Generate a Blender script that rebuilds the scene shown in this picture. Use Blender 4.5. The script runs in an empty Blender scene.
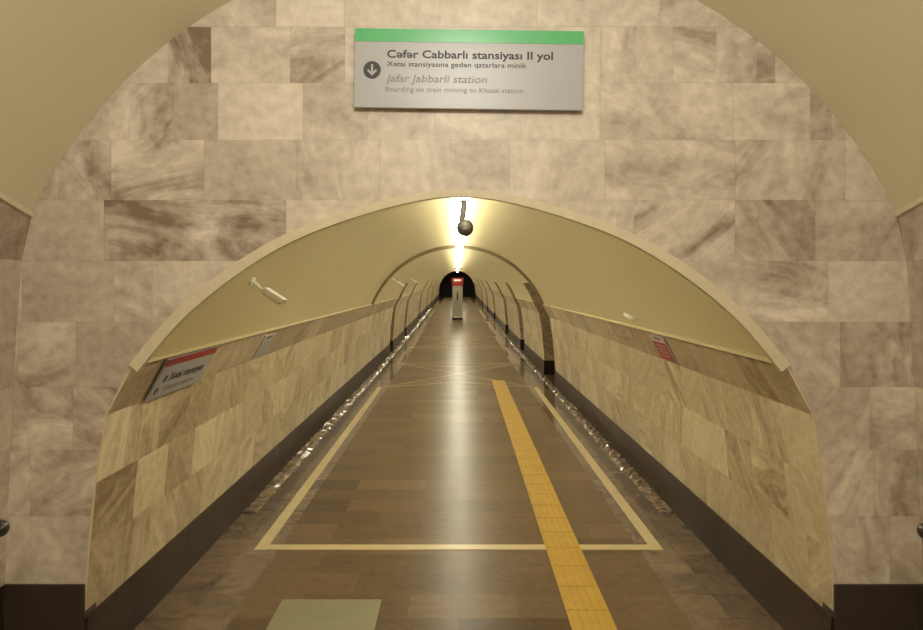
import bpy, bmesh, math, random
from mathutils import Vector, Matrix
from mathutils.geometry import tessellate_polygon
random.seed(11)
sc = bpy.context.scene
COL = sc.collection

# ------------------------------------------------------------------ units
K = 207.0            # pixels per metre on the front wall
H = 1.92             # eye height above the passage floor
D = 3.24             # distance of the front wall
F = K * D
CX = 0.012           # passage axis
HX = 0.034           # axis of the entrance hall

# ------------------------------------------------------------------ camera
cam = bpy.data.cameras.new('camera')
cam.sensor_width = 36.0
cam.lens = F / 923.0 * 36.0
cam.shift_x = 4.5 / 923.0
cam.shift_y = -32.0 / 923.0
cam.clip_start = 0.05
camo = bpy.data.objects.new('camera', cam)
COL.objects.link(camo)
camo.location = (0, 0, H)
camo.rotation_euler = (math.pi / 2, 0, 0)
sc.camera = camo

# ------------------------------------------------------------------ world, light, exposure
w = bpy.data.worlds.new('world')
sc.world = w
w.use_nodes = True
w.node_tree.nodes['Background'].inputs[0].default_value = (1, 0.9, 0.7, 1)
w.node_tree.nodes['Background'].inputs[1].default_value = 0.0

def globe(name, loc, radius, power, col):
    l = bpy.data.lights.new(name, 'POINT')
    l.shadow_soft_size = radius
    l.energy = power; l.color = col
    o = bpy.data.objects.new(name, l)
    COL.objects.link(o)
    o.location = loc
    return o
HALL_COL = (1.0, 0.97, 0.88)
globe('hall_light', (HX, 1.25, 3.45), 0.25, 61, HALL_COL)
globe('hall_light', (HX, -1.6, 4.1), 0.25, 165, HALL_COL)
LAMP_COL = (1.0, 0.98, 0.80)
LAMP_STRENGTH = 22.5

sc.view_settings.view_transform = 'Standard'
sc.view_settings.look = 'None'
sc.view_settings.gamma = 1.0
sc.view_settings.use_curve_mapping = False
sc.view_settings.exposure = 0.0

# ------------------------------------------------------------------ materials
def nm(name):
    m = bpy.data.materials.new(name); m.use_nodes = True
    nt = m.node_tree
    return m, nt, nt.nodes['Principled BSDF'], nt.nodes, nt.links

def srgb(r, g, b):
    def f(c):
        c /= 255.0
        return c / 12.92 if c <= .04045 else ((c + .055) / 1.055) ** 2.4
    return (f(r), f(g), f(b), 1)

def simple(name, col, rough=0.5, metal=0.0, noise=0.06, scale=20, bump=0.0):
    m, nt, b, N, L = nm(name)
    tc = N.new('ShaderNodeTexCoord')
    nz = N.new('ShaderNodeTexNoise'); nz.inputs['Scale'].default_value = scale; nz.inputs['Detail'].default_value = 4
    L.new(tc.outputs['Object'], nz.inputs['Vector'])
    mr = N.new('ShaderNodeMapRange')
    mr.inputs[3].default_value = 1 - noise * 2; mr.inputs[4].default_value = 1 + noise * 2
    L.new(nz.outputs[0], mr.inputs[0])
    mx = N.new('ShaderNodeVectorMath'); mx.operation = 'SCALE'
    mx.inputs[0].default_value = col[:3]
    L.new(mr.outputs[0], mx.inputs['Scale'])
    L.new(mx.outputs[0], b.inputs['Base Color'])
    b.inputs['Roughness'].default_value = rough
    b.inputs['Metallic'].default_value = metal
    if bump:
        bp = N.new('ShaderNodeBump'); bp.inputs['Strength'].default_value = bump; bp.inputs['Distance'].default_value = .01
        L.new(nz.outputs[0], bp.inputs['Height']); L.new(bp.outputs[0], b.inputs['Normal'])
    return m

def emit(name, col, s):
    m, nt, b, N, L = nm(name)
    b.inputs['Base Color'].default_value = (.8, .8, .8, 1)
    b.inputs['Emission Color'].default_value = (*col, 1)
    b.inputs['Emission Strength'].default_value = s
    return m

def stone(name, dark, light, rough, stretch=(1.2, 3.0), vein_scale=1.5, spec=0.4, edge=0.0, grain=0.17, rotate=True, gloss_var=0.0):
    """tiled stone: the 'tile' corner colour holds tone / vein strength / a random number of each tile"""
    m, nt, b, N, L = nm(name)
    at = N.new('ShaderNodeAttribute'); at.attribute_name = 'tile'
    sp = N.new('ShaderNodeSeparateColor'); L.new(at.outputs['Color'], sp.inputs[0])
    uv = N.new('ShaderNodeUVMap'); uv.uv_map = 'UVMap'
    off = N.new('ShaderNodeVectorMath'); off.operation = 'SCALE'
    off.inputs[0].default_value = (37.0, 53.0, 71.0); L.new(sp.outputs[2], off.inputs['Scale'])
    rot = N.new('ShaderNodeVectorRotate'); rot.rotation_type = 'Z_AXIS'
    L.new(uv.outputs[0], rot.inputs['Vector'])
    ang = N.new('ShaderNodeMath'); ang.operation = 'MULTIPLY'; ang.inputs[1].default_value = 9.0 if rotate else 0.0
    L.new(sp.outputs[2], ang.inputs[0]); L.new(ang.outputs[0], rot.inputs['Angle'])
    sc_ = N.new('ShaderNodeVectorMath'); sc_.operation = 'MULTIPLY'; sc_.inputs[1].default_value = (stretch[0], stretch[1], 1)
    L.new(rot.outputs[0], sc_.inputs[0])
    ad = N.new('ShaderNodeVectorMath'); ad.operation = 'ADD'
    L.new(sc_.outputs[0], ad.inputs[0]); L.new(off.outputs[0], ad.inputs[1])
    n1 = N.new('ShaderNodeTexNoise'); n1.inputs['Scale'].default_value = vein_scale; n1.inputs['Detail'].default_value = 6
    n1.inputs['Roughness'].default_value = .62; n1.inputs['Distortion'].default_value = .9
    L.new(ad.outputs[0], n1.inputs['Vector'])
    n2 = N.new('ShaderNodeTexNoise'); n2.inputs['Scale'].default_value = 19; n2.inputs['Detail'].default_value = 5
    L.new(uv.outputs[0], n2.inputs['Vector'])
    c1 = N.new('ShaderNodeMapRange'); c1.inputs[1].default_value = .3; c1.inputs[2].default_value = .7
    c1.inputs[3].default_value = -.75; c1.inputs[4].default_value = .7
    L.new(n1.outputs[0], c1.inputs[0])
    v = N.new('ShaderNodeMath'); v.operation = 'MULTIPLY'; L.new(c1.outputs[0], v.inputs[0]); L.new(sp.outputs[1], v.inputs[1])
    g = N.new('ShaderNodeMapRange'); g.inputs[1].default_value = .25; g.inputs[2].default_value = .75
    g.inputs[3].default_value = -grain; g.inputs[4].default_value = grain
    L.new(n2.outputs[0], g.inputs[0])
    s1 = N.new('ShaderNodeMath'); s1.operation = 'ADD'; L.new(sp.outputs[0], s1.inputs[0]); L.new(v.outputs[0], s1.inputs[1])
    s2 = N.new('ShaderNodeMath'); s2.operation = 'ADD'; s2.use_clamp = True
    L.new(s1.outputs[0], s2.inputs[0]); L.new(g.outputs[0], s2.inputs[1])
    mx = N.new('ShaderNodeMix'); mx.data_type = 'RGBA'
    mx.inputs['A'].default_value = dark; mx.inputs['B'].default_value = light
    L.new(s2.outputs[0], mx.inputs['Factor'])
    out = mx.outputs['Result']
    if edge:
        u2 = N.new('ShaderNodeUVMap'); u2.uv_map = 'joint'
        sx = N.new('ShaderNodeSeparateXYZ'); L.new(u2.outputs[0], sx.inputs[0])
        mns = []
        for k in (0, 1):
            a = N.new('ShaderNodeMath'); a.operation = 'SUBTRACT'; a.inputs[0].default_value = 1; L.new(sx.outputs[k], a.inputs[1])
            mn = N.new('ShaderNodeMath'); mn.operation = 'MINIMUM'; L.new(a.outputs[0], mn.inputs[0]); L.new(sx.outputs[k], mn.inputs[1])
            mns.append(mn)
        mn = N.new('ShaderNodeMath'); mn.operation = 'MINIMUM'; L.new(mns[0].outputs[0], mn.inputs[0]); L.new(mns[1].outputs[0], mn.inputs[1])
        lt = N.new('ShaderNodeMath'); lt.operation = 'LESS_THAN'; lt.inputs[1].default_value = .007; L.new(mn.outputs[0], lt.inputs[0])
        fm = N.new('ShaderNodeMath'); fm.operation = 'MULTIPLY'; fm.inputs[1].default_value = edge; L.new(lt.outputs[0], fm.inputs[0])
        m2 = N.new('ShaderNodeMix'); m2.data_type = 'RGBA'
        L.new(fm.outputs[0], m2.inputs['Factor']); L.new(out, m2.inputs['A']); m2.inputs['B'].default_value = dark
        out = m2.outputs['Result']
    L.new(out, b.inputs['Base Color'])
    b.inputs['Roughness'].default_value = rough
    if gloss_var:
        mr = N.new('ShaderNodeMapRange'); mr.inputs[3].default_value = rough - gloss_var; mr.inputs[4].default_value = rough + gloss_var
        L.new(n1.outputs[0], mr.inputs[0]); L.new(mr.outputs[0], b.inputs['Roughness'])
    b.inputs['Specular IOR Level'].default_value = spec
    return m

M = {}
M['marble'] = stone('beige_marble', srgb(130, 110, 92), srgb(226, 214, 196), .42, edge=.16)
M['tunnel_marble'] = stone('honey_marble', srgb(138, 116, 84), srgb(222, 206, 170), .4, edge=.12, vein_scale=1.6, stretch=(1.0, 4.5))
M['granite'] = stone('brown_granite_floor', srgb(80, 64, 45), srgb(130, 108, 80), .31, stretch=(.8, 3.2), vein_scale=3, spec=.12, edge=.2, rotate=False, gloss_var=.05)
M['granite_edge'] = stone('polished_edge_granite', srgb(78, 61, 44), srgb(128, 105, 78), .13, stretch=(1, 2), vein_scale=3, spec=.6, edge=.35, gloss_var=.05)
M['plinth'] = stone('dark_brown_plinth', srgb(40, 29, 22), srgb(74, 56, 44), .42, spec=.22, edge=.5)
M['front_plinth'] = simple('dark_front_plinth', srgb(62, 52, 46), .4, noise=.08, scale=6)
M['vault'] = simple('cream_vault_paint', srgb(216, 206, 174), .55, noise=.03, scale=1.5)
M['tunnel_vault'] = simple('yellowed_vault_paint', srgb(196, 181, 136), .5, noise=.03, scale=1.2)
M['trim'] = simple('cream_trim_paint', srgb(210, 198, 168), .5)
M['ribs'] = simple('shaded_rib_olive', srgb(120, 104, 70), .6)  # olive darkened to stand in for shade on the rib face
M['inlay'] = simple('pale_inlay_stone', srgb(196, 178, 134), .35, noise=.08, scale=8)
M['glint_strip'] = stone('glint_facets', srgb(84, 64, 48), srgb(150, 126, 96), .17, vein_scale=3, spec=.8, gloss_var=.05)
M['far_inlay'] = simple('far_inlay_stone', srgb(160, 138, 102), .32, noise=.1, scale=8)  # darker inlay tone for the far floor lines
M['patch'] = simple('grey_green_tile', srgb(134, 128, 100), .4, noise=.07, scale=6)
M['yellow'] = simple('yellow_tactile_rubber', srgb(186, 148, 52), .45, noise=.1, scale=7)
M['white'] = simple('white_plastic', srgb(240, 237, 226), .4)
M['signwhite'] = simple('sign_face_white', srgb(168, 167, 168), .35, noise=.02)
M['greypanel'] = simple('pillar_panel', srgb(158, 152, 132), .4, noise=.03)
M['green'] = simple('sign_green', srgb(84, 178, 112), .25, noise=.02)
M['red'] = simple('sign_red', srgb(150, 30, 22), .4, noise=.02)
M['ink'] = simple('dark_ink', srgb(44, 38, 38), .5, noise=.02)
M['grey_ink'] = simple('grey_ink', srgb(128, 120, 120), .5, noise=.02)
M['black'] = simple('black_metal', srgb(38, 35, 32), .4, .3)
M['steel'] = simple('dark_steel', srgb(92, 84, 74), .3, .7)
M['darkgrey'] = simple('dark_grey_casing', srgb(82, 76, 66), .5)
M['endwall'] = simple('dark_unlit_end', srgb(62, 46, 40), .6, scale=4)  # dark brown put in so the unlit end hall stays dark
M['lamp'] = emit('fluorescent_glow', LAMP_COL, LAMP_STRENGTH)
M['faded'] = simple('faded_paper', srgb(196, 178, 178), .6)
M['hallfloor'] = simple('hall_floor_stone', srgb(134, 116, 94), .3)

# ------------------------------------------------------------------ helpers
def link_mesh(name, bm, mats, parent=None, smooth=False, recalc=False):
    if recalc:
        bmesh.ops.recalc_face_normals(bm, faces=bm.faces)
    me = bpy.data.meshes.new(name)
    bm.to_mesh(me); bm.free()
    if not isinstance(mats, (list, tuple)): mats = [mats]
    for m in mats: me.materials.append(m)
    if smooth:
        for p in me.polygons: p.use_smooth = True
    o = bpy.data.objects.new(name, me)
    COL.objects.link(o)
    if parent: o.parent = parent
    return o

def thing(name, label, cat, loc=(0, 0, 0), rot=(0, 0, 0), group=None):
    o = bpy.data.objects.new(name, None); COL.objects.link(o)
    o.empty_display_size = .1
    o.location = loc; o.rotation_euler = rot
    tag(o, label, cat, group)
    return o

def tag(o, label, cat, group=None):
    o['label'] = label; o['category'] = cat
    if group: o['group'] = group
    return o

def struct(o):
    o['kind'] = 'structure'
    return o

def copy_tree(o, parent=None):
    c = o.copy(); COL.objects.link(c)
    if parent: c.parent = parent
    for ch in list(o.children): copy_tree(ch, c)
    return c

def box(bm, c, s, bevel=0.0, mat=0):
    r = bmesh.ops.create_cube(bm, size=1.0)
    vs = r['verts']
    for v in vs:
        v.co = Vector((c[0] + v.co.x * s[0], c[1] + v.co.y * s[1], c[2] + v.co.z * s[2]))
    fs = list({f for v in vs for f in v.link_faces})
    for f in fs: f.material_index = mat
    if bevel:
        es = list({e for v in vs for e in v.link_edges})
        bmesh.ops.bevel(bm, geom=es, offset=bevel, segments=2, affect='EDGES')

def tube(bm, pts, r, seg=12, caps=True, radii=None):
    pts = [Vector(p) for p in pts]
    rings = []
    up = None
    for i, p in enumerate(pts):
        t = (pts[min(i + 1, len(pts) - 1)] - pts[max(i - 1, 0)]).normalized()
        if up is None:
            up = Vector((0, 0, 1)) if abs(t.z) < .9 else Vector((1, 0, 0))
        a = t.cross(up).normalized(); b = a.cross(t).normalized(); up = b
        rr = radii[i] if radii else r
        rings.append([bm.verts.new(p + (a * math.cos(k * 2 * math.pi / seg) + b * math.sin(k * 2 * math.pi / seg)) * rr) for k in range(seg)])
    for i in range(len(rings) - 1):
        for k in range(seg):
            bm.faces.new((rings[i][k], rings[i][(k + 1) % seg], rings[i + 1][(k + 1) % seg], rings[i + 1][k]))
    if caps:
        bm.faces.new(list(reversed(rings[0]))); bm.faces.new(rings[-1])

def zrise(y):
    return 0.0 if y < 20 else .0107 * (y - 20)

def P(dx, dy, y=None):
    """cross-section unit (front wall pixels about the axis) to metres"""
    return (CX + dx / K, H - dy / K)

class TileMesh:
    """quads / polygons with a metre UV, a joint UV and the per-tile colour"""
    def __init__(self):
        self.bm = bmesh.new()
        self.uv = self.bm.loops.layers.uv.new('UVMap')
        self.jt = self.bm.loops.layers.uv.new('joint')
        self.cl = self.bm.loops.layers.float_color.new('tile')
    def face(self, cos, uvs, jts, col, mat=0):
        vs = [self.bm.verts.new(c) for c in cos]
        f = self.bm.faces.new(vs)
        f.material_index = mat
        for l, u, j in zip(f.loops, uvs, jts):
            l[self.uv].uv = u; l[self.jt].uv = j; l[self.cl] = (*col, 1)
        return f
J4 = [(0, 0), (1, 0), (1, 1), (0, 1)]

def randtile(mean=.6, sp=.13):
    return (min(.95, max(.15, random.gauss(mean, sp))), random.choice([.2, .25, .3, .4, .5, .65]), random.random())

# ------------------------------------------------------------------ cross-section of the passage
Y0, Y1 = D + .004, 67.0
CR, CC = 349.0, 206.0                         # vault arc radius / centre (px units)
def vault_pt(a):                              # a = 0 crown, +right
    return P(CR * math.sin(a), CC - CR * math.cos(a))
A_SPR = math.asin(326 / 349.0)
A_TOP = math.acos(206 / 349.0)                # height of the side openings (eye height)
OPEN = {1: [(12.45, 14.0), (18.1, 19.2), (23.7, 25.0), (31.5, 33), (39, 40.5), (47, 48.5)],
        -1: [(17.95, 18.75), (22.85, 23.6), (31.5, 32.4), (39, 40), (47, 48)]}
def in_open(s, y):
    return any(a < y < b for a, b in OPEN[s])

ROWS = [((375, 335), (369.8, 267)), ((369.8, 267), (363.4, 200)), ((363.4, 200), (353, 132)), ((353, 132), (326, 82))]

def cut(s, ya, yb):
    """split [ya,yb] so that openings fall out"""
    segs = [(ya, yb)]
    for a, b in OPEN[s]:
        n = []
        for p, q in segs:
            if b <= p or a >= q: n.append((p, q)); continue
            if p < a: n.append((p, a))
            if b < q: n.append((b, q))
        segs = n
    return segs

def wall(s):
    T = TileMesh()
    for ri, (p0, p1) in enumerate(ROWS):
        x0, z0 = P(s * p0[0], p0[1]); x1, z1 = P(s * p1[0], p1[1])
        hgt = math.hypot(x1 - x0, z1 - z0)
        if s < 0 and ri == 1:
            ys = [Y0, D * 1.131, D * 1.254, D * 1.38, D * 1.5]
        elif s > 0 and ri == 1:
            ys = [Y0, D * 1.12, D * 1.25, D * 1.369, D * 1.493, D * 1.617]
        else:
            ys = [Y0, Y0 + random.uniform(.12, .4)]
        while ys[-1] < Y1 - .4: ys.append(ys[-1] + (.4 if ri < 3 else random.choice([.4, .6, .8])))
        ys.append(Y1)
        for i in range(len(ys) - 1):
            col = randtile(.56 if ri < 3 else .42, .12)  # top row toned darker for the weaker lamp light on it
            if s < 0 and ri == 1 and i == 0: col = (.18, .5, .3)
            if s < 0 and ri == 1 and i == 1: col = (.78, .2, .5)
            if s > 0 and ri == 1 and i in (3, 4): col = (.84, .15, .1)
            if s > 0 and ri == 1 and i == 1: col = (.42, .85, .35)
            for ya, yb in cut(s, ys[i], ys[i + 1]):
                ga, gb = zrise(ya), zrise(yb)
                cos = [(x0, ya, z0 + ga), (x0, yb, z0 + gb), (x1, yb, z1 + gb), (x1, ya, z1 + ga)]
                v0 = ri * .33
                uvs = [(ya, v0), (yb, v0), (yb, v0 + hgt), (ya, v0 + hgt)]
                if s > 0: cos, uvs = cos[::-1], uvs[::-1]
                T.face(cos, uvs, J4 if s < 0 else J4[::-1], col)
    for p0, p1 in ROWS:
        (x0, z0), (x1, z1) = P(s * p0[0], p0[1]), P(s * p1[0], p1[1])
        T.face([(x0, Y0, z0), (x0 + s * .02, Y0, z0), (x1 + s * .02, Y0, z1), (x1, Y0, z1)], [(0, 0)] * 4, [(.5, .5)] * 4, (.85, .1, .5))
    o = link_mesh('wall_right' if s > 0 else 'wall_left', T.bm, M['tunnel_marble'])
    struct(o)
    # dark plinth, standing 12 mm proud of the tiles
    T = TileMesh()
    xw, zt = P(s * 375, 335)
    xi = xw - s * .012
    y = Y0
    while y < Y1 - .01:
        yn = min(Y1, y + .6)
        for ya, yb in cut(s, y, yn):
            ga, gb = zrise(ya), zrise(yb)
            col = (random.uniform(.25, .6), .4, random.random())
            faces = [[(xi, ya, ga), (xi, yb, gb), (xi, yb, zt + gb), (xi, ya, zt + ga)],
                     [(xi, ya, zt + ga), (xi, yb, zt + gb), (xw + s * .02, yb, zt + gb), (xw + s * .02, ya, zt + ga)]]
            for c in faces:
                u = [(ya, 0), (yb, 0), (yb, zt), (ya, zt)]
                if s > 0: c, u = c[::-1], u[::-1]
                T.face(c, u, J4 if s < 0 else J4[::-1], col)
        y = yn
    struct(link_mesh('baseboard_right' if s > 0 else 'baseboard_left', T.bm, M['plinth']))
    # thin cream ledge at the foot of the vault and the crease bead below the top row
    for (px, py), hh, mat in (((326, 82), .018, M['tunnel_vault']), ((353, 132), .014, M['tunnel_marble'])):
        bm = bmesh.new()
        x, z = P(s * px, py)
        for ya, yb in cut(s, Y0, 20) + cut(s, 20, Y1):
            pr = [(x + s * .02, z + hh), (x - s * .018, z + hh * .8), (x - s * .018, z - hh * .2), (x + s * .02, z - hh * .5)]
            a = [bm.verts.new((q[0], ya, q[1] + zrise(ya))) for q in pr]
            b = [bm.verts.new((q[0], yb, q[1] + zrise(yb))) for q in pr]
            for k in range(4):
                bm.faces.new((a[k], a[(k + 1) % 4], b[(k + 1) % 4], b[k]))
            bm.faces.new(a); bm.faces.new(b)
        if mat is M['tunnel_vault']:
            struct(link_mesh('trim_2' if s > 0 else 'trim_1', bm, mat, recalc=True))
        else:
            bm.free()
    # side openings
    for n, (ya, yb) in enumerate(OPEN[s]):
        T = TileMesh()
        dep = 1.0
        xo = CX + s * (375 / K + dep)
        prof = [P(s * 375, 398), P(s * 375, 335), P(s * 366, 217), P(s * 353, 132), P(s * 326, 82)]
        for k in range(1, 7):
            a = A_SPR + (A_TOP - A_SPR) * k / 6
            prof.append(vault_pt(s * a))
        zt_ = prof[-1][1]
        for yy in (ya, yb):
            g = zrise(yy)
            for k in range(len(prof) - 1):
                (xa, za), (xb, zb) = prof[k], prof[k + 1]
                T.face([(xa, yy, za + g), (xo, yy, za + g), (xo, yy, zb + g), (xb, yy, zb + g)],
                       [(xa, za), (xo, za), (xo, zb), (xb, zb)], [(.5, .5)] * 4,
                       (.12, .4, .3 + .1 * k), 1 if k == 0 else 0)
        ga, gb = zrise(ya), zrise(yb)
        T.face([(xo, ya, ga), (xo, yb, gb), (xo, yb, zt_ + gb), (xo, ya, zt_ + ga)],
               [(ya, 0), (yb, 0), (yb, 2), (ya, 2)], [(.5, .5)] * 4, (.45, .4, .7))
        T.face([(prof[-1][0], ya, zt_ + ga), (prof[-1][0], yb, zt_ + gb), (xo, yb, zt_ + gb), (xo, ya, zt_ + ga)],
               [(ya, 0), (yb, 0), (yb, 1), (ya, 1)], [(.5, .5)] * 4, (.45, .4, .2))
        xi_ = CX + s * 1.80
        T.face([(xi_, ya, ga), (xi_, yb, gb), (xo, yb, gb), (xo, ya, ga)],
               [(ya, 0), (yb, 0), (yb, 1), (ya, 1)], [(.5, .5)] * 4, (.4, .4, .6), 1)
        struct(link_mesh('wall_niche_%s' % ('right' if s > 0 else 'left'), T.bm, [M['tunnel_marble'], M['plinth']], recalc=True))
wall(-1); wall(1)

# ------------------------------------------------------------------ passage vault
bm = bmesh.new()
ysc = sorted(set([Y0, 9.0, 20.0, 28.0, 55.0, Y1] + [v for s in (1, -1) for ab in OPEN[s] for v in ab]))
angs = sorted(set([-A_SPR, A_SPR, -A_TOP, A_TOP] + [A_TOP * k / 16 for k in range(-15, 16)] +
                  [sg * (A_TOP + (A_SPR - A_TOP) * k / 5) for k in range(1, 5) for sg in (1, -1)]))
vg = [[bm.verts.new((vault_pt(a)[0], y, vault_pt(a)[1] + zrise(y))) for a in angs] for y in ysc]
for i in range(len(ysc) - 1):
    ym = (ysc[i] + ysc[i + 1]) / 2
    for k in range(len(angs) - 1):
        am = (angs[k] + angs[k + 1]) / 2
        s = 1 if am > 0 else -1
        if abs(am) > A_TOP and in_open(s, ym): continue
        bm.faces.new((vg[i][k], vg[i][k + 1], vg[i + 1][k + 1], vg[i + 1][k]))
struct(link_mesh('ceiling', bm, M['tunnel_vault'], smooth=True))

def arch_rib(name, y, wdt, th, mat):
    bm = bmesh.new()
    n = 40
    rings = []
    for i in range(n + 1):
        a = -A_SPR + 2 * A_SPR * i / n
        pts = []
        tt = th * K * (.25 + .75 * max(0, math.cos(a * 1.1)))
        for rr, yy in ((CR + 2, y), (CR - tt, y), (CR - tt, y + wdt), (CR + 2, y + wdt)):
            x, z = P(rr * math.sin(a), CC - rr * math.cos(a))
            pts.append(bm.verts.new((x, yy, z + zrise(yy))))
        rings.append(pts)
    for i in range(n):
        for k in range(3):
            bm.faces.new((rings[i][k], rings[i][k + 1], rings[i + 1][k + 1], rings[i + 1][k]))
    bm.faces.new(rings[0]); bm.faces.new(rings[-1])
    return struct(link_mesh(name, bm, mat, recalc=True))
arch_rib('trim_3', 12.2, .22, .055, M['ribs'])

# ------------------------------------------------------------------ passage floor
HALF = 375 / K
T = TileMesh()
def floor_tile(xa, xb, ya, yb, col, mat, tilt=0.0):
    g = [zrise(ya), zrise(ya), zrise(yb), zrise(yb)]
    c = [(xa, ya), (xb, ya), (xb, yb), (xa, yb)]
    a, b = random.uniform(-tilt, tilt), random.uniform(-tilt, tilt)
    dz = [a + b, -a + b, -a - b, a - b]
    T.face([(c[k][0], c[k][1], g[k] + dz[k]) for k in range(4)], c, J4, col, mat)
EDGE = 1.30
y = D - .3
r = 0
while y < Y1:
    yn = min(y + .3, Y1)
    x = -EDGE - (.3 if r % 2 else 0)
    while x < EDGE - .01:
        xa, xb = max(x, -EDGE), min(x + .65, EDGE)
        floor_tile(CX + xa, CX + xb, y, yn, (random.gauss(.5, .13), .2, random.random()), 0)
        x += .65
    for s in (-1, 1):
        xa, xb = sorted((CX + s * EDGE, CX + s * 1.56))
        floor_tile(xa, xb, y, yn, (random.gauss(.45, .14), .5, random.random()), 1, .0012)
        xa, xb = sorted((CX + s * 1.56, CX + s * HALF))
        floor_tile(xa, xb, y, yn, (random.gauss(.45, .12), .5, random.random()), 1, .0012)
    y = yn; r += 1
struct(link_mesh('floor', T.bm, [M['granite'], M['granite_edge']]))
# added glossy tilted facets, shaped to catch lamp glints along both plinths
for s in (-1, 1):
    T = TileMesh()
    xsn = [1.668, 1.715, 1.76, 1.797]
    y = 5.6; prev = None
    while y < 45:
        st = random.uniform(.03, .07) * (1 if y < 20 else 2.5)
        row = [(CX + s * (x + random.uniform(-.012, .012) * (k != 3)), y + random.uniform(-.01, .01),
                zrise(y) + (-.004 if k == 0 else random.uniform(.0, .032) * min(1, .35 + (y - 5.6) / 2))) for k, x in enumerate(xsn)]
        if prev:
            for k in range(3):
                c = [prev[k], prev[k + 1], row[k + 1], row[k]]
                if s < 0: c = c[::-1]
                col = (random.uniform(.3, .6), .4, random.random())
                for q in ((0, 1, 2), (0, 2, 3)):
                    T.face([c[i] for i in q], [(c[i][0], c[i][1]) for i in q], [(.5, .5)] * 3, col)
        prev = row; y += st
    struct(link_mesh('floor_glints_%s' % ('right' if s > 0 else 'left'), T.bm, M['glint_strip']))

# pale inlay lines: near rectangle, crossing bay, far rectangles
bm = bmesh.new()
def strip(xa, ya, xb, yb, wd=.1, z=.0035):
    a, b = Vector((xa, ya, 0)), Vector((xb, yb, 0))
    n = (b - a).normalized().cross(Vector((0, 0, 1))) * (wd / 2)
    lo, hi = [], []
    for p in (a - n, b - n, b + n, a + n):
        lo.append(bm.verts.new((CX + p.x, p.y, zrise(p.y) - .004)))
        hi.append(bm.verts.new((CX + p.x, p.y, zrise(p.y) + z)))
    bm.faces.new(hi)
    for k in range(4):
        bm.faces.new((lo[k], lo[(k + 1) % 4], hi[(k + 1) % 4], hi[k]))
def rectangle(ya, yb, hx=1.43, far=True):
    strip(-hx, ya - .05, -hx, yb + .05, .085); strip(hx, ya - .05, hx, yb + .05, .085)
    strip(-hx + .04, ya, hx - .04, ya, .092)
    if far: strip(-hx + .05, yb, hx - .05, yb, .09)
rectangle(4.87, 12.3, far=False)
struct(link_mesh('trim_5', bm, M['inlay'], recalc=True))
bm = bmesh.new()
def cross_bay(ya, yb):
    ym = (ya + yb) / 2
    hx = 1.43
    strip(-hx, ya, hx, yb, .07, .003); strip(hx, ya, -hx, yb, .07, .0042)
    strip(-hx, ya, 0, ya + .7, .08, .0028); strip(0, ya + .7, hx, ya, .08, .0028)
    strip(-hx, yb, 0, yb - .7, .08, .0028); strip(0, yb - .7, hx, yb, .08, .0028)
cross_bay(12.3, 16.0)
rectangle(16.05, 19.9)
cross_bay(20.0, 23.6)
rectangle(23.7, 31.0)
cross_bay(31.1, 34.6)
rectangle(34.7, 42.0)
struct(link_mesh('trim_4', bm, M['far_inlay'], recalc=True))

# yellow tactile strip: a run of ribbed pavers
TA = (.757, D - .25); TB = (.812, 13.15)
root = thing('tactile_strip', 'yellow ribbed tactile guide strip running along the brown passage floor', 'tactile paving',
             ((TA[0]), TA[1], 0), (0, 0, -math.atan2(TB[0] - TA[0], TB[1] - TA[1])))
ln = math.hypot(TB[0] - TA[0], TB[1] - TA[1])
bm = bmesh.new()
n = int(ln / .3); step = ln / n
for i in range(n):
    box(bm, (0, (i + .5) * step, .003), (.25, step - .004, .010), .001)
link_mesh('base_plate', bm, M['yellow'], root)
for k in range(5):
    bm = bmesh.new()
    for i in range(n):
        box(bm, (-.096 + k * .048, (i + .5) * step, .0102), (.024, step - .007, .006), .001)
    link_mesh('rib', bm, M['yellow'], root)

# replaced grey-green tile
bm = bmesh.new()
box(bm, (-.757, 3.76, .001), (.60, .60, .010), .002)
tag(link_mesh('floor_tile', bm, M['patch']), 'pale grey-green square tile let into the brown floor, lower left', 'floor tile')

# ------------------------------------------------------------------ end of the passage
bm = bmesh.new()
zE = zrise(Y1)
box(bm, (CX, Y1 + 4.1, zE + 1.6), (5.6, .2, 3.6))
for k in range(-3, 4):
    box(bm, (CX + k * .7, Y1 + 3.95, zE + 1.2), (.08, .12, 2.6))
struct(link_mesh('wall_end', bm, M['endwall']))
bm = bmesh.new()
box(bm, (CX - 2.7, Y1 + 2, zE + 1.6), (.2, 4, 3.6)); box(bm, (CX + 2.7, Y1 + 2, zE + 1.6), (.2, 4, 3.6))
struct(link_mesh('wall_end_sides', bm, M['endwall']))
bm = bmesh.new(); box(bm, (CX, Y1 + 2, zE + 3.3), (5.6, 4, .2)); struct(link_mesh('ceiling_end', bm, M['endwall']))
bm = bmesh.new(); box(bm, (CX, Y1 + 2.05, zE - .06), (5.6, 4.1, .1)); struct(link_mesh('floor_end', bm, M['endwall']))

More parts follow.
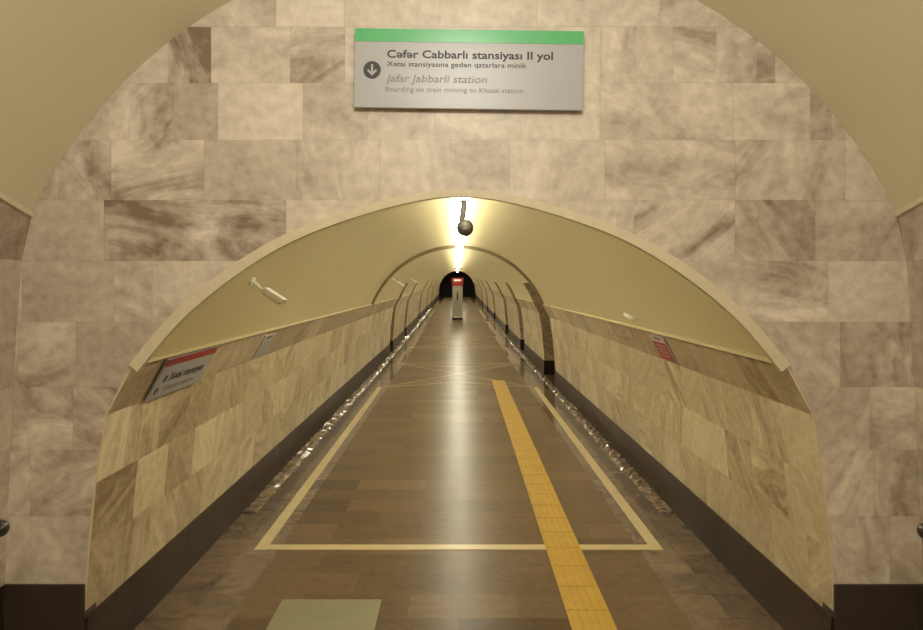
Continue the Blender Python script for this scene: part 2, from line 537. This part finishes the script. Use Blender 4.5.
# ------------------------------------------------------------------ front wall (facade) with hand-read tile layout
G = [(-120, 27, [(100, 276, .60, .3), (276, 344, .86, .12), (344, 440, .72, .2), (440, 537, .76, .2), (537, 660, .70, .25), (660, 800, .58, .4)]),
     (27, 83, [(60, 168, .75, .25), (168, 211, .30, .9), (211, 250, .70, .3), (250, 290, .75, .35), (290, 345, .60, .8), (345, 430, .72, .3), (430, 520, .7, .3), (520, 600, .75, .3), (600, 673, .65, .4), (673, 716, .46, .6), (716, 757, .62, .6), (757, 775, .34, .5), (775, 860, .66, .3)]),
     (83, 140, [(40, 130, .74, .5), (130, 174, .58, .85), (174, 218, .48, .2), (218, 303, .82, .15), (303, 368, .62, .3), (368, 435, .66, .3), (435, 520, .72, .3), (520, 600, .7, .3), (600, 733, .70, .4), (733, 810, .70, .35), (810, 832, .30, .4), (832, 920, .58, .4)]),
     (140, 200, [(0, 111, .48, .85), (111, 204, .62, .8), (204, 296, .54, .25), (296, 380, .65, .5), (380, 450, .7, .3), (450, 510, .66, .3), (510, 605, .72, .3), (605, 735, .66, .5), (735, 845, .60, .5), (845, 960, .60, .3)]),
     (200, 261, [(-60, 20, .5, .3), (20, 104, .55, .2), (104, 286, .42, .85), (286, 380, .75, .2), (380, 560, .7, .3), (560, 634, .70, .3), (634, 735, .52, .75), (735, 815, .45, .5), (815, 980, .52, .35)]),
     (261, 322, [(-60, 22, .6, .3), (22, 114, .50, .18), (114, 152, .54, .5), (152, 300, .68, .3), (620, 690, .60, .4), (690, 757, .60, .4), (757, 828, .50, .8), (828, 909, .76, .15), (909, 980, .48, .7)]),
     (322, 387, [(-60, 18, .48, .4), (18, 76, .53, .5), (76, 200, .50, .2), (700, 768, .56, .5), (768, 840, .62, .35), (840, 912, .48, .6), (912, 980, .55, .4)]),
     (387, 450, [(-60, 13, .48, .6), (13, 73, .56, .8), (73, 200, .40, .9), (760, 870, .62, .35), (870, 980, .60, .5)]),
     (450, 516, [(-60, 30, .58, .5), (30, 160, .60, .7), (760, 874, .60, .6), (874, 980, .55, .7)]),
     (516, 584, [(-60, 30, .62, .3), (30, 160, .68, .3), (760, 890, .55, .85), (890, 980, .55, .5)])]
def fx(px): return (px - 457) / K
def fz(py): return H - (py - 283) / K
# outline: hall corner (curved), big arc, opening
HCZ, HR = 1.263, 2.314
A_H = math.asin((2.258 - HCZ) / HR)
def hall_side(z):
    """half width of the hall below its ledge"""
    t = max(0, min(1, (2.258 - z) / 2.258))
    return 2.092 + .14 * math.sqrt(t)
OUT = []
for k in range(8): 
    z = .466 + (2.258 - .466) * k / 8
    OUT.append((HX - hall_side(z), z))
for k in range(41):
    a = math.pi - A_H - (math.pi - 2 * A_H) * k / 40
    OUT.append((HX + HR * math.cos(a), HCZ + HR * math.sin(a)))
for k in range(7, -1, -1):
    z = .466 + (2.258 - .466) * k / 8
    OUT.append((HX + hall_side(z), z))
ARCH = [(328, 82), (308, 57), (290, 35), (270, 17), (250, 0), (220, -22), (180, -46), (150, -58), (119, -69), (85, -79), (60, -85), (30, -91), (0, -93)]
right = [(374.0, 301), (366, 217), (353, 132)] + ARCH
left = [(-x, y) for x, y in right][::-1][1:]
OPENING = [P(x + (1.5 if x > 0 else -1.5), y) for x, y in right + left]
poly = OUT + OPENING
tris = tessellate_polygon([[Vector((x, z, 0)) for x, z in poly]])
bm = bmesh.new()
vs = [bm.verts.new((x, D, z)) for x, z in poly]
for t in tris:
    try: bm.faces.new([vs[i] for i in t])
    except ValueError: pass
def bisect(pt, no, geomf=None):
    fs = [f for f in bm.faces if geomf is None or geomf(f.calc_center_median())]
    g = fs + list({e for f in fs for e in f.edges}) + list({v for f in fs for v in f.verts})
    bmesh.ops.bisect_plane(bm, geom=g, plane_co=pt, plane_no=no, dist=1e-5)
for (ya, yb, ts) in G:
    bisect((0, D, fz(yb)), (0, 0, 1))
for (ya, yb, ts) in G:
    za, zb = fz(yb), fz(ya)
    for (xa, xb, *_r) in ts:
        for xx in (xa, xb):
            bisect((fx(xx), D, 0), (1, 0, 0), lambda c: za < c.z < zb)
uvl = bm.loops.layers.uv.new('UVMap'); jtl = bm.loops.layers.uv.new('joint'); cll = bm.loops.layers.float_color.new('tile')
rnd = {}
for f in bm.faces:
    c = f.calc_center_median()
    col = (.6, .4, .5); rect = None
    for (ya, yb, ts) in G:
        if fz(yb) <= c.z <= fz(ya):
            for t in ts:
                if fx(t[0]) <= c.x <= fx(t[1]):
                    key = (ya, t[0])
                    if key not in rnd: rnd[key] = random.random()
                    col = (t[2], t[3], rnd[key]); rect = (fx(t[0]), fx(t[1]), fz(yb), fz(ya))
    for l in f.loops:
        co = l.vert.co
        l[uvl].uv = (co.x, co.z); l[cll] = (*col, 1)
        if rect: l[jtl].uv = ((co.x - rect[0]) / (rect[1] - rect[0]), (co.z - rect[2]) / (rect[3] - rect[2]))
        else: l[jtl].uv = (.5, .5)
bm.normal_update()
for f in bm.faces:
    if f.normal.y > 0: f.normal_flip()
fw = struct(link_mesh('wall_front', bm, M['marble']))
sm = fw.modifiers.new('thickness', 'SOLIDIFY'); sm.thickness = .05; sm.offset = -1

# front plinths
for s, nmn in ((-1, 'baseboard_front_left'), (1, 'baseboard_front_right')):
    bm = bmesh.new()
    xi, xo = CX + s * (374.5 / K), HX + s * 2.22
    a, b = sorted((xi, xo))
    box(bm, ((a + b) / 2, D + .045, .233), (b - a, .12, .466), .004)
    struct(link_mesh(nmn, bm, M['front_plinth']))

# cream trim around the arch
bm = bmesh.new()
raw = [(x, y) for x, y in ARCH] + [(-x, y) for x, y in ARCH][::-1][1:]
raw = raw[:1] + [((raw[i - 1][0] + 2 * raw[i][0] + raw[i + 1][0]) / 4, (raw[i - 1][1] + 2 * raw[i][1] + raw[i + 1][1]) / 4) for i in range(1, len(raw) - 1)] + raw[-1:]
arch_full = []
for i in range(len(raw) - 1):
    p0, p1, p2, p3 = (Vector(raw[max(0, min(len(raw) - 1, i + k))]) for k in (-1, 0, 1, 2))
    for q in range(4):
        t = q / 4
        v = .5 * (2 * p1 + (p2 - p0) * t + (2 * p0 - 5 * p1 + 4 * p2 - p3) * t * t + (3 * p1 - p0 - 3 * p2 + p3) * t ** 3)
        arch_full.append((v.x, v.y))
arch_full.append(raw[-1])
rings = []
for i, (x, y) in enumerate(arch_full):
    xa, ya = arch_full[max(0, i - 1)]; xb, yb = arch_full[min(len(arch_full) - 1, i + 1)]
    tx, ty = xb - xa, yb - ya; l_ = math.hypot(tx, ty)
    nx, ny = -ty / l_, tx / l_
    if nx * x + ny * (y - 150) > 0: nx, ny = -nx, -ny
    wd = 6 + 4 * min(1, abs(x) / 250)
    pts = []
    for off, yy in ((-1, D - .022), (wd, D - .022), (wd, D + .018), (-1, D + .018)):
        X, Z = P(x + nx * off, y + ny * off)
        pts.append(bm.verts.new((X, yy, Z)))
    rings.append(pts)
for i in range(len(rings) - 1):
    for k in range(4):
        bm.faces.new((rings[i][k], rings[i][(k + 1) % 4], rings[i + 1][(k + 1) % 4], rings[i + 1][k]))
bm.faces.new(rings[0]); bm.faces.new(rings[-1])
struct(link_mesh('trim_6', bm, M['trim'], recalc=True))

# ------------------------------------------------------------------ entrance hall: vault rising towards the viewer, side walls, floor, back
YB = -4.0
SL = .28
bm = bmesh.new()
rows = []
for y in (D, 1.0, -1.5, YB):
    rr = []
    for k in range(49):
        a = math.pi - A_H - (math.pi - 2 * A_H) * k / 48
        rr.append(bm.verts.new((HX + HR * math.cos(a), y, HCZ + HR * math.sin(a) + SL * (D - y))))
    rows.append(rr)
for i in range(3):
    for k in range(48):
        bm.faces.new((rows[i][k], rows[i][k + 1], rows[i + 1][k + 1], rows[i + 1][k]))
struct(link_mesh('ceiling_hall', bm, M['vault'], smooth=True))
for s in (-1, 1):
    T = TileMesh()
    zz = [0.0, .466, .79, 1.12, 1.42, 1.73, 2.03, 2.258]
    for k in range(len(zz) - 1):
        y = D - random.uniform(.1, .4)
        ys = [D, y]
        while y > YB + .4: y -= .4; ys.append(y)
        ys.append(YB)
        for i in range(len(ys) - 1):
            col = randtile(.55, .1) if k else (.4, .3, random.random())
            za, zb = zz[k], zz[k + 1]
            top = k == len(zz) - 2
            ta, tb = (SL * (D - ys[i]), SL * (D - ys[i + 1])) if top else (0, 0)
            xa, xb = HX + s * hall_side(za), HX + s * hall_side(zb)
            T.face([(xa, ys[i], za), (xa, ys[i + 1], za), (xb, ys[i + 1], zb + tb), (xb, ys[i], zb + ta)],
                   [(ys[i], za), (ys[i + 1], za), (ys[i + 1], zb + tb), (ys[i], zb + ta)], J4, col, 0 if k else 1)
    struct(link_mesh('wall_hall_right' if s > 0 else 'wall_hall_left', T.bm, [M['marble'], M['plinth']], recalc=True))
    bm = bmesh.new()
    x = HX + s * 2.092
    pr = [(x + s * .05, 2.262), (x - s * .012, 2.262), (x - s * .012, 2.236), (x + s * .05, 2.226)]
    a = [bm.verts.new((q[0], D, q[1])) for q in pr]
    b = [bm.verts.new((q[0], YB, q[1] + SL * (D - YB))) for q in pr]
    for k in range(4): bm.faces.new((a[k], a[(k + 1) % 4], b[(k + 1) % 4], b[k]))
    bm.faces.new(a); bm.faces.new(b)
    struct(link_mesh('trim_8' if s > 0 else 'trim_7', bm, M['trim'], recalc=True))
bm = bmesh.new(); box(bm, (HX, (YB + D + .04) / 2, -.056), (4.6, D + .04 - YB, .1)); struct(link_mesh('floor_hall', bm, M['hallfloor']))
bm = bmesh.new(); box(bm, (HX, YB - .05, 2.9), (4.8, .1, 6.0)); struct(link_mesh('wall_hall_back', bm, M['vault']))

# ------------------------------------------------------------------ ceiling lamps
LX = .04
ORD = ['first', 'second', 'third', 'fourth', 'fifth', 'sixth', 'seventh', 'eighth', 'ninth', 'tenth', 'eleventh', 'twelfth',
       'thirteenth', 'fourteenth', 'fifteenth', 'sixteenth', 'seventeenth', 'eighteenth', 'nineteenth', 'twentieth',
       'twenty-first', 'twenty-second', 'twenty-third', 'twenty-fourth', 'twenty-fifth', 'twenty-sixth', 'twenty-seventh']
ZC = 2.61
def make_lamp(ln=2.4):
    r = thing('ceiling_lamp', '', 'lamp')
    bm = bmesh.new(); box(bm, (0, 0, -.035), (.05, ln, .07), .004); link_mesh('housing', bm, M['white'], r)
    bm = bmesh.new(); box(bm, (0, 0, -.098), (.105, ln - .02, .06), .018); link_mesh('diffuser', bm, M['lamp'], r)
    for e in (-1, 1):
        bm = bmesh.new(); box(bm, (0, e * (ln / 2 - .002), -.098), (.05, .012, .05), .004); link_mesh('end_cap', bm, M['white'], r)
    return r
near_lamp = make_lamp(1.2)
lamp0 = make_lamp()
y = 3.92
i = 0
while y < 65:
    L_ = near_lamp if i == 0 else lamp0 if i == 1 else copy_tree(lamp0)
    L_.location = (LX, y, ZC - .004 + zrise(y))
    L_.rotation_euler = (math.atan(.0107) if y > 20 else 0, 0, 0)
    if i == 0: L_['label'] = 'lit white strip lamp nearest the front arch, under the passage crown'
    else: L_['label'] = 'lit white strip lamp, %s from the front arch along the passage crown' % ORD[i]
    L_['group'] = 'strip lamps along the passage crown'
    y += 1.96 if i == 0 else 2.42
    i += 1

# ------------------------------------------------------------------ text and sign helpers
def text_mesh(name, body, size, parent, loc, mat, shear=0.0, bold=0.0, width=None, depth=.0006):
    cu = bpy.data.curves.new(name, 'FONT')
    turned = [i for i, ch in enumerate(body) if ch == 'ə']
    cu.body = body.replace('ə', 'e'); cu.size = size; cu.extrude = depth; cu.offset = bold; cu.shear = shear
    cu.resolution_u = 3
    for k in range(len(turned) + 1): cu.materials.append(mat)
    for k, i in enumerate(turned): cu.body_format[i].material_index = k + 1
    tmp = bpy.data.objects.new(name, cu); COL.objects.link(tmp)
    dg = bpy.context.evaluated_depsgraph_get(); dg.update()
    me = bpy.data.meshes.new_from_object(tmp.evaluated_get(dg))
    bpy.data.objects.remove(tmp)
    for k in range(len(turned)):
        idx = {v for p in me.polygons if p.material_index == k + 1 for v in p.vertices}
        if not idx: continue
        co = [me.vertices[i].co for i in idx]
        cx = (min(c.x for c in co) + max(c.x for c in co)) / 2; cy = (min(c.y for c in co) + max(c.y for c in co)) / 2
        for i in idx:
            c = me.vertices[i].co; me.vertices[i].co = (2 * cx - c.x, 2 * cy - c.y, c.z)
    for p in me.polygons: p.material_index = 0
    xs = [v.co.x for v in me.vertices]
    if width and xs:
        k = width / (max(xs) - min(xs)); x0 = min(xs)
        for v in me.vertices: v.co.x = (v.co.x - x0) * k
    me.materials.clear(); me.materials.append(mat)
    # local: x right, y up on the board, z out of the board
    o = bpy.data.objects.new(name, me); COL.objects.link(o)
    o.parent = parent; o.location = loc
    return o

def disc(bm, c, r, th, seg=32):
    m = Matrix.Translation(Vector(c))
    bmesh.ops.create_cone(bm, cap_ends=True, segments=seg, radius1=r, radius2=r, depth=th, matrix=m)

def prism(bm, pts, z0, z1):
    a = [bm.verts.new((x, y, z0)) for x, y in pts]; b = [bm.verts.new((x, y, z1)) for x, y in pts]
    n = len(pts)
    bm.faces.new(a[::-1]); bm.faces.new(b)
    for k in range(n): bm.faces.new((a[k], a[(k + 1) % n], b[(k + 1) % n], b[k]))

def board_frame(root, origin, xdir, updir):
    x = Vector(xdir).normalized(); z = x.cross(Vector(updir)).normalized(); y = z.cross(x)
    m = Matrix((x, y, z)).transposed().to_4x4(); m.translation = Vector(origin)
    root.matrix_world = m

# overhead station sign: local origin at its top-left corner
sg = thing('station_sign', 'white station direction sign with green top stripe on marble above the arch', 'sign')
ang = math.radians(-.8)
SQ = (D - .039) / D
board_frame(sg, ((355 - 457) * SQ / K, D - .021, H - (28.2 - 283) * SQ / K), (math.cos(ang), 0, math.sin(ang)), (0, 0, 1))
SW, SH = 229 * SQ / K, 79 * SQ / K
bm = bmesh.new(); box(bm, (SW / 2, -SH / 2, .009), (SW, SH, .018), .002); link_mesh('board', bm, M['signwhite'], sg)
bm = bmesh.new(); box(bm, (SW / 2, -.031, .0185), (SW, .062, .003)); 
link_mesh('stripe', bm, M['green'], sg)['label'] = 'green stripe along the top'
u = 1 / K
text_mesh('lettering', 'Cəfər Cabbarlı stansiyası II yol', .052, sg, (32 * u, -28.5 * u, .0185), M['ink'], bold=.0011, width=164 * u)
text_mesh('lettering', 'Xətai stansiyasına gedən qatarlara minik', .033, sg, (32 * u, -37 * u, .0185), M['ink'], bold=.00025, width=138 * u)
text_mesh('lettering', 'Jafar Jabbarli station', .052, sg, (31 * u, -52.5 * u, .0185), M['grey_ink'], shear=.18, width=100 * u)
text_mesh('lettering', 'Boarding on train moving to Khatai station', .034, sg, (31 * u, -62 * u, .0185), M['grey_ink'], width=136 * u)
bm = bmesh.new(); disc(bm, (17.5 * u, -41 * u, .019), 8.6 * u, .003)
ic = link_mesh('arrow_badge', bm, M['ink'], sg)
bm = bmesh.new()
cx_, cy_ = 17.5 * u, -41 * u
prism(bm, [(cx_ - 1 * u, cy_ + 5.5 * u), (cx_ - 1 * u, cy_ - 2.5 * u), (cx_ + 1 * u, cy_ - 2.5 * u), (cx_ + 1 * u, cy_ + 5.5 * u)], .0206, .0216)
for s in (-1, 1):
    prism(bm, [(cx_, cy_ - 5.8 * u), (cx_, cy_ - 3.2 * u), (cx_ + s * 3.6 * u, cy_ + .6 * u), (cx_ + s * 5 * u, cy_ - .8 * u)][::s], .0206, .0216)
link_mesh('arrow', bm, M['signwhite'], ic)['label'] = 'white down arrow'

# point on the top tile row: t along the row from its lower edge (0) to the vault foot (1)
def band_pt(s, t, y, off=0.0):
    x0, z0 = P(s * 353, 132); x1, z1 = P(s * 326, 82)
    nx, nz = (z1 - z0), -(x1 - x0)
    l_ = math.hypot(nx, nz); nx /= l_; nz /= l_
    if nx * s > 0: nx, nz = -nx, -nz
    return Vector((x0 + (x1 - x0) * t + nx * off, y, z0 + (z1 - z0) * t + nz * off))
BH = math.hypot(27, 50) / K
# left wall sign with red stripe; facing +x, reading direction is +y
sg = thing('wall_sign', 'white direction sign with red top stripe high on the left passage wall', 'sign')
ya, yb = D * 1.112, D * 1.34
o0 = band_pt(-1, .97, ya, .010); up = band_pt(-1, 1, ya) - band_pt(-1, 0, ya)
board_frame(sg, o0, (0, 1, 0), up)
W_, H_ = yb - ya, BH * .93
bm = bmesh.new(); box(bm, (W_ / 2, -H_ / 2, .006), (W_, H_, .012), .002); link_mesh('board', bm, M['signwhite'], sg)
bm = bmesh.new(); box(bm, (W_ / 2, -.022, .0125), (W_, .044, .003)); link_mesh('stripe', bm, M['red'], sg)['label'] = 'red stripe along the top'
text_mesh('lettering', 'Xətai stansiyası', .07, sg, (.15, -.15, .0122), M['ink'], bold=.0016, width=.5)
text_mesh('lettering', 'Khatai station', .05, sg, (.15, -.215, .0122), M['grey_ink'], width=.42)
for k, (ax, ay) in enumerate(((.10, -.13), (.06, -.205))):
    bm = bmesh.new(); disc(bm, (ax, ay, .0125), .022, .002, 20)
    bd = link_mesh('arrow_badge', bm, M['ink'], sg)
    bm = bmesh.new()
    prism(bm, [(ax - .003, ay + .013), (ax - .003, ay - .006), (ax + .003, ay - .006), (ax + .003, ay + .013)], .0136, .0142)
    prism(bm, [(ax, ay - .016), (ax + .011, ay - .002), (ax - .011, ay - .002)], .0136, .0142)
    link_mesh('arrow', bm, M['signwhite'], bd)

def small_notice(s, y0, y1, t0, t1, name, label, header, body, lines):
    r = thing(name, label, 'notice')
    if s < 0: board_frame(r, band_pt(s, t1, y0, .004), (0, 1, 0), band_pt(s, 1, y0) - band_pt(s, 0, y0))
    else: board_frame(r, band_pt(s, t1, y1, .004), (0, -1, 0), band_pt(s, 1, y0) - band_pt(s, 0, y0))
    w_, h_ = y1 - y0, BH * (t1 - t0)
    bm = bmesh.new(); box(bm, (w_ / 2, -h_ / 2, .003), (w_, h_, .006), .001); link_mesh('sheet', bm, M[header], r)
    bm = bmesh.new(); box(bm, (w_ / 2, -h_ * .62, .0062), (w_ * .94, h_ * .70, .002)); link_mesh('panel', bm, M[body], r)
    bm = bmesh.new()
    for k in range(lines):
        box(bm, (w_ * .5, -h_ * (.40 + k * .52 / lines), .0074), (w_ * (.7 - .14 * (k % 2)), h_ * .02, .001))
    link_mesh('print', bm, M['faded'] if body == 'red' else M['grey_ink'], r)
    bm = bmesh.new(); box(bm, (w_ * .5, -h_ * .13, .0062), (w_ * .45, h_ * .09, .001)); link_mesh('heading', bm, M['steel'], r)
    return r
small_notice(-1, D * 1.70, D * 1.80, .08, .86, 'paper_notice', 'faded pale paper notice on the left wall beyond the red-striped sign', 'faded', 'signwhite', 5)
small_notice(1, D * 1.60, D * 1.72, .06, .93, 'notice_board', 'small red notice with white heading high on the right passage wall', 'faded', 'red', 4)

# ------------------------------------------------------------------ things on the vault
def at(px, py, y):
    return Vector(((px - 457) * y / F, y, H - (py - 283) * y / F))
def vault_hit(px, py):
    dx, dy = (px - 457) - 2.5, py - 283
    a = dx * dx + dy * dy; b = -2 * dy * CC; c = CC * CC - CR * CR
    t = (-b + math.sqrt(b * b - 4 * a * c)) / (2 * a)
    return at(px, py, D * t)

def bullet_camera(label, foot, aim, scale=1.0, group=None):
    """white bullet camera: foot plate on the vault, bracket arm, tilted body"""
    r = thing('security_camera', label, 'camera', foot, group=group)
    cen = Vector((CX, foot.y, P(0, CC)[1]))
    nrm = (cen - foot); nrm.y = 0; nrm.normalize()
    s = scale
    bm = bmesh.new(); tube(bm, [nrm * -.006, nrm * .012 * s], .034 * s, 20); link_mesh('mounting_plate', bm, M['white'], r, recalc=True)
    elbow = nrm * .075 * s + Vector((0, 0, -.01 * s))
    d = Vector(aim).normalized()
    hold = elbow + d * .06 * s
    bm = bmesh.new(); tube(bm, [nrm * .01 * s, nrm * .05 * s, elbow, hold], .011 * s, 10); link_mesh('bracket', bm, M['white'], r, recalc=True)
    a = hold - d * .02 * s; b = hold + d * .15 * s
    bm = bmesh.new(); tube(bm, [a, a + d * .008 * s, b - d * .004 * s, b], .03 * s, 20, radii=[.022 * s, .03 * s, .03 * s, .026 * s])
    bd = link_mesh('body', bm, M['white'], r, recalc=True)
    upv = Vector((0, 0, 1)) - d * d.z; upv.normalize(); sd = d.cross(upv)
    bm = bmesh.new()
    c4 = [(-.034, -.0), (-.030, .034), (.030, .034), (.034, 0), (.029, 0), (.026, .0305), (-.026, .0305), (-.029, 0)]
    va = [bm.verts.new(a + d * .01 * s + sd * x * s + upv * z * s) for x, z in c4]
    vb = [bm.verts.new(b + d * .025 * s + sd * x * s + upv * z * s) for x, z in c4]
    for k in range(8): bm.faces.new((va[k], va[(k + 1) % 8], vb[(k + 1) % 8], vb[k]))
    bm.faces.new(va); bm.faces.new(vb)
    link_mesh('sunshield', bm, M['white'], r, recalc=True)
    bm = bmesh.new(); tube(bm, [b - d * .001, b + d * .003 * s], .022 * s, 18); link_mesh('lens', bm, M['black'], bd, recalc=True)
    return r
bullet_camera('white bullet camera on the left vault above the red-striped sign', vault_hit(252, 281), (.85, -.25, -.5), .85)
bullet_camera('small white bullet camera on the right vault above the red notice', vault_hit(637, 317), (-.4, .6, .25), .46)
bullet_camera('white bullet camera far down the left vault, nearer of two', vault_hit(393, 279), (.75, -.3, -.5), .85)
bullet_camera('white bullet camera far down the left vault, farther of two', vault_hit(411, 279), (.8, -.3, -.3), .8)

# dark round camera hanging on a pole in front of the lamp strip
py_ = 4.6
c = at(465, 228, py_)
tp = Vector((at(464.5, 190, py_).x, py_, ZC))
r = thing('dome_camera', 'dark grey round dome camera hanging on a short pole before the lamps', 'camera', (tp.x, py_, ZC))
def rel(v): return Vector(v) - Vector((tp.x, py_, ZC))
bm = bmesh.new(); tube(bm, [rel((tp.x, py_, ZC - .012)), rel((tp.x, py_, ZC + .001))], .024, 20); link_mesh('ceiling_plate', bm, M['darkgrey'], r, recalc=True)
bm = bmesh.new(); tube(bm, [rel((tp.x, py_, ZC - .006)), rel(at(463.8, 208, py_)), rel(at(462.2, 219, py_)), rel(c + Vector((-.006, 0, .02)))], .021, 12)
link_mesh('pole', bm, M['darkgrey'], r, recalc=True)
bm = bmesh.new()
bmesh.ops.create_uvsphere(bm, u_segments=28, v_segments=16, radius=.051, matrix=Matrix.Translation(rel(c)))
hd = link_mesh('head', bm, M['darkgrey'], r, smooth=True)
bm = bmesh.new()
for a in range(28):
    pass
tube(bm, [rel(c) + Vector((.053 * math.cos(k * math.pi / 14), -.012, .053 * math.sin(k * math.pi / 14))) for k in range(29)], .005, 8, caps=False)
link_mesh('rim', bm, M['black'], r, recalc=True)
bm = bmesh.new(); tube(bm, [rel(c) + Vector((0, -.046, 0)), rel(c) + Vector((0, -.056, 0))], .016, 18); link_mesh('lens', bm, M['steel'], hd, recalc=True)

# small dark sign hung under the lamps farther in
yy = 25.0
r = thing('hanging_bar', 'small dark bar hanging below the lamp strip deep in the passage', 'bar', (LX, yy, ZC - .10 + zrise(yy)))
bm = bmesh.new(); box(bm, (0, 0, -.11), (.3, .05, .06), .01); link_mesh('casing', bm, M['darkgrey'], r)
for e in (-1, 1):
    bm = bmesh.new(); tube(bm, [(e * .1, 0, -.08), (e * .1, 0, .0)], .008, 8); link_mesh('hanger', bm, M['steel'], r, recalc=True)

# ------------------------------------------------------------------ information pillar
yt = 32.4
g = zrise(yt)
c = at(457.5, 320, yt)
r = thing('information_pillar', 'white free-standing information pillar with red top in the passage centre', 'sign', (c.x, yt, g))
bm = bmesh.new(); box(bm, (0, 0, .06), (.52, .34, .12), .01); link_mesh('base', bm, M['black'], r)
bm = bmesh.new(); box(bm, (0, 0, .12 + .76), (.50, .18, 1.52), .02); link_mesh('panel', bm, M['greypanel'], r)
bm = bmesh.new(); box(bm, (0, 0, 1.64 + .2), (.56, .22, .40), .02); hd = link_mesh('header', bm, M['red'], r)
bm = bmesh.new(); box(bm, (0, -.112, 1.92), (.34, .01, .09)); link_mesh('header_band', bm, M['white'], hd)
bm = bmesh.new(); disc(bm, (0, 0, 0), .045, .008, 16)
for v in bm.verts: v.co = Vector((v.co.x, v.co.z - .094, v.co.y + 1.31))
box(bm, (0, -.094, 1.14), (.08, .008, .22), .002); box(bm, (0.0, -.094, .99), (.05, .008, .12))
link_mesh('pictogram', bm, M['ink'], r)
bm = bmesh.new(); box(bm, (0, -.12, .15), (.36, .08, .05), .01); link_mesh('foot_plate', bm, M['white'], r)

# ------------------------------------------------------------------ handrails of the hall
for s in (-1, 1):
    px = 0.5 if s < 0 else 926
    e = at(px, 528 if s < 0 else 531, 2.75)
    lab = 'dark round-ended handrail on the %s hall wall beside the front wall' % ('left' if s < 0 else 'right')
    r = thing('handrail', lab, 'handrail', e)
    bm = bmesh.new()
    tube(bm, [(0, -.012, 0), (s * .004, -2.2, 0)], .032, 18); link_mesh('rail', bm, M['black'], r, recalc=True)
    bm = bmesh.new(); bmesh.ops.create_uvsphere(bm, u_segments=20, v_segments=12, radius=.035, matrix=Matrix.Translation((0, -.004, 0)))
    link_mesh('end_cap', bm, M['steel'], r, smooth=True)
    for k in (.25, 1.9):
        wx = HX + s * hall_side(e.z - .05) - e.x
        bm = bmesh.new(); tube(bm, [(0, -k, -.02), (s * .05, -k, -.06), (wx + s * .004, -k, -.07)], .012, 10); bk = link_mesh('bracket', bm, M['steel'], r, recalc=True)
        bm = bmesh.new(); tube(bm, [(wx - s * .010, -k, -.07), (wx + s * .012, -k, -.07)], .035, 18); link_mesh('flange', bm, M['steel'], bk, recalc=True)
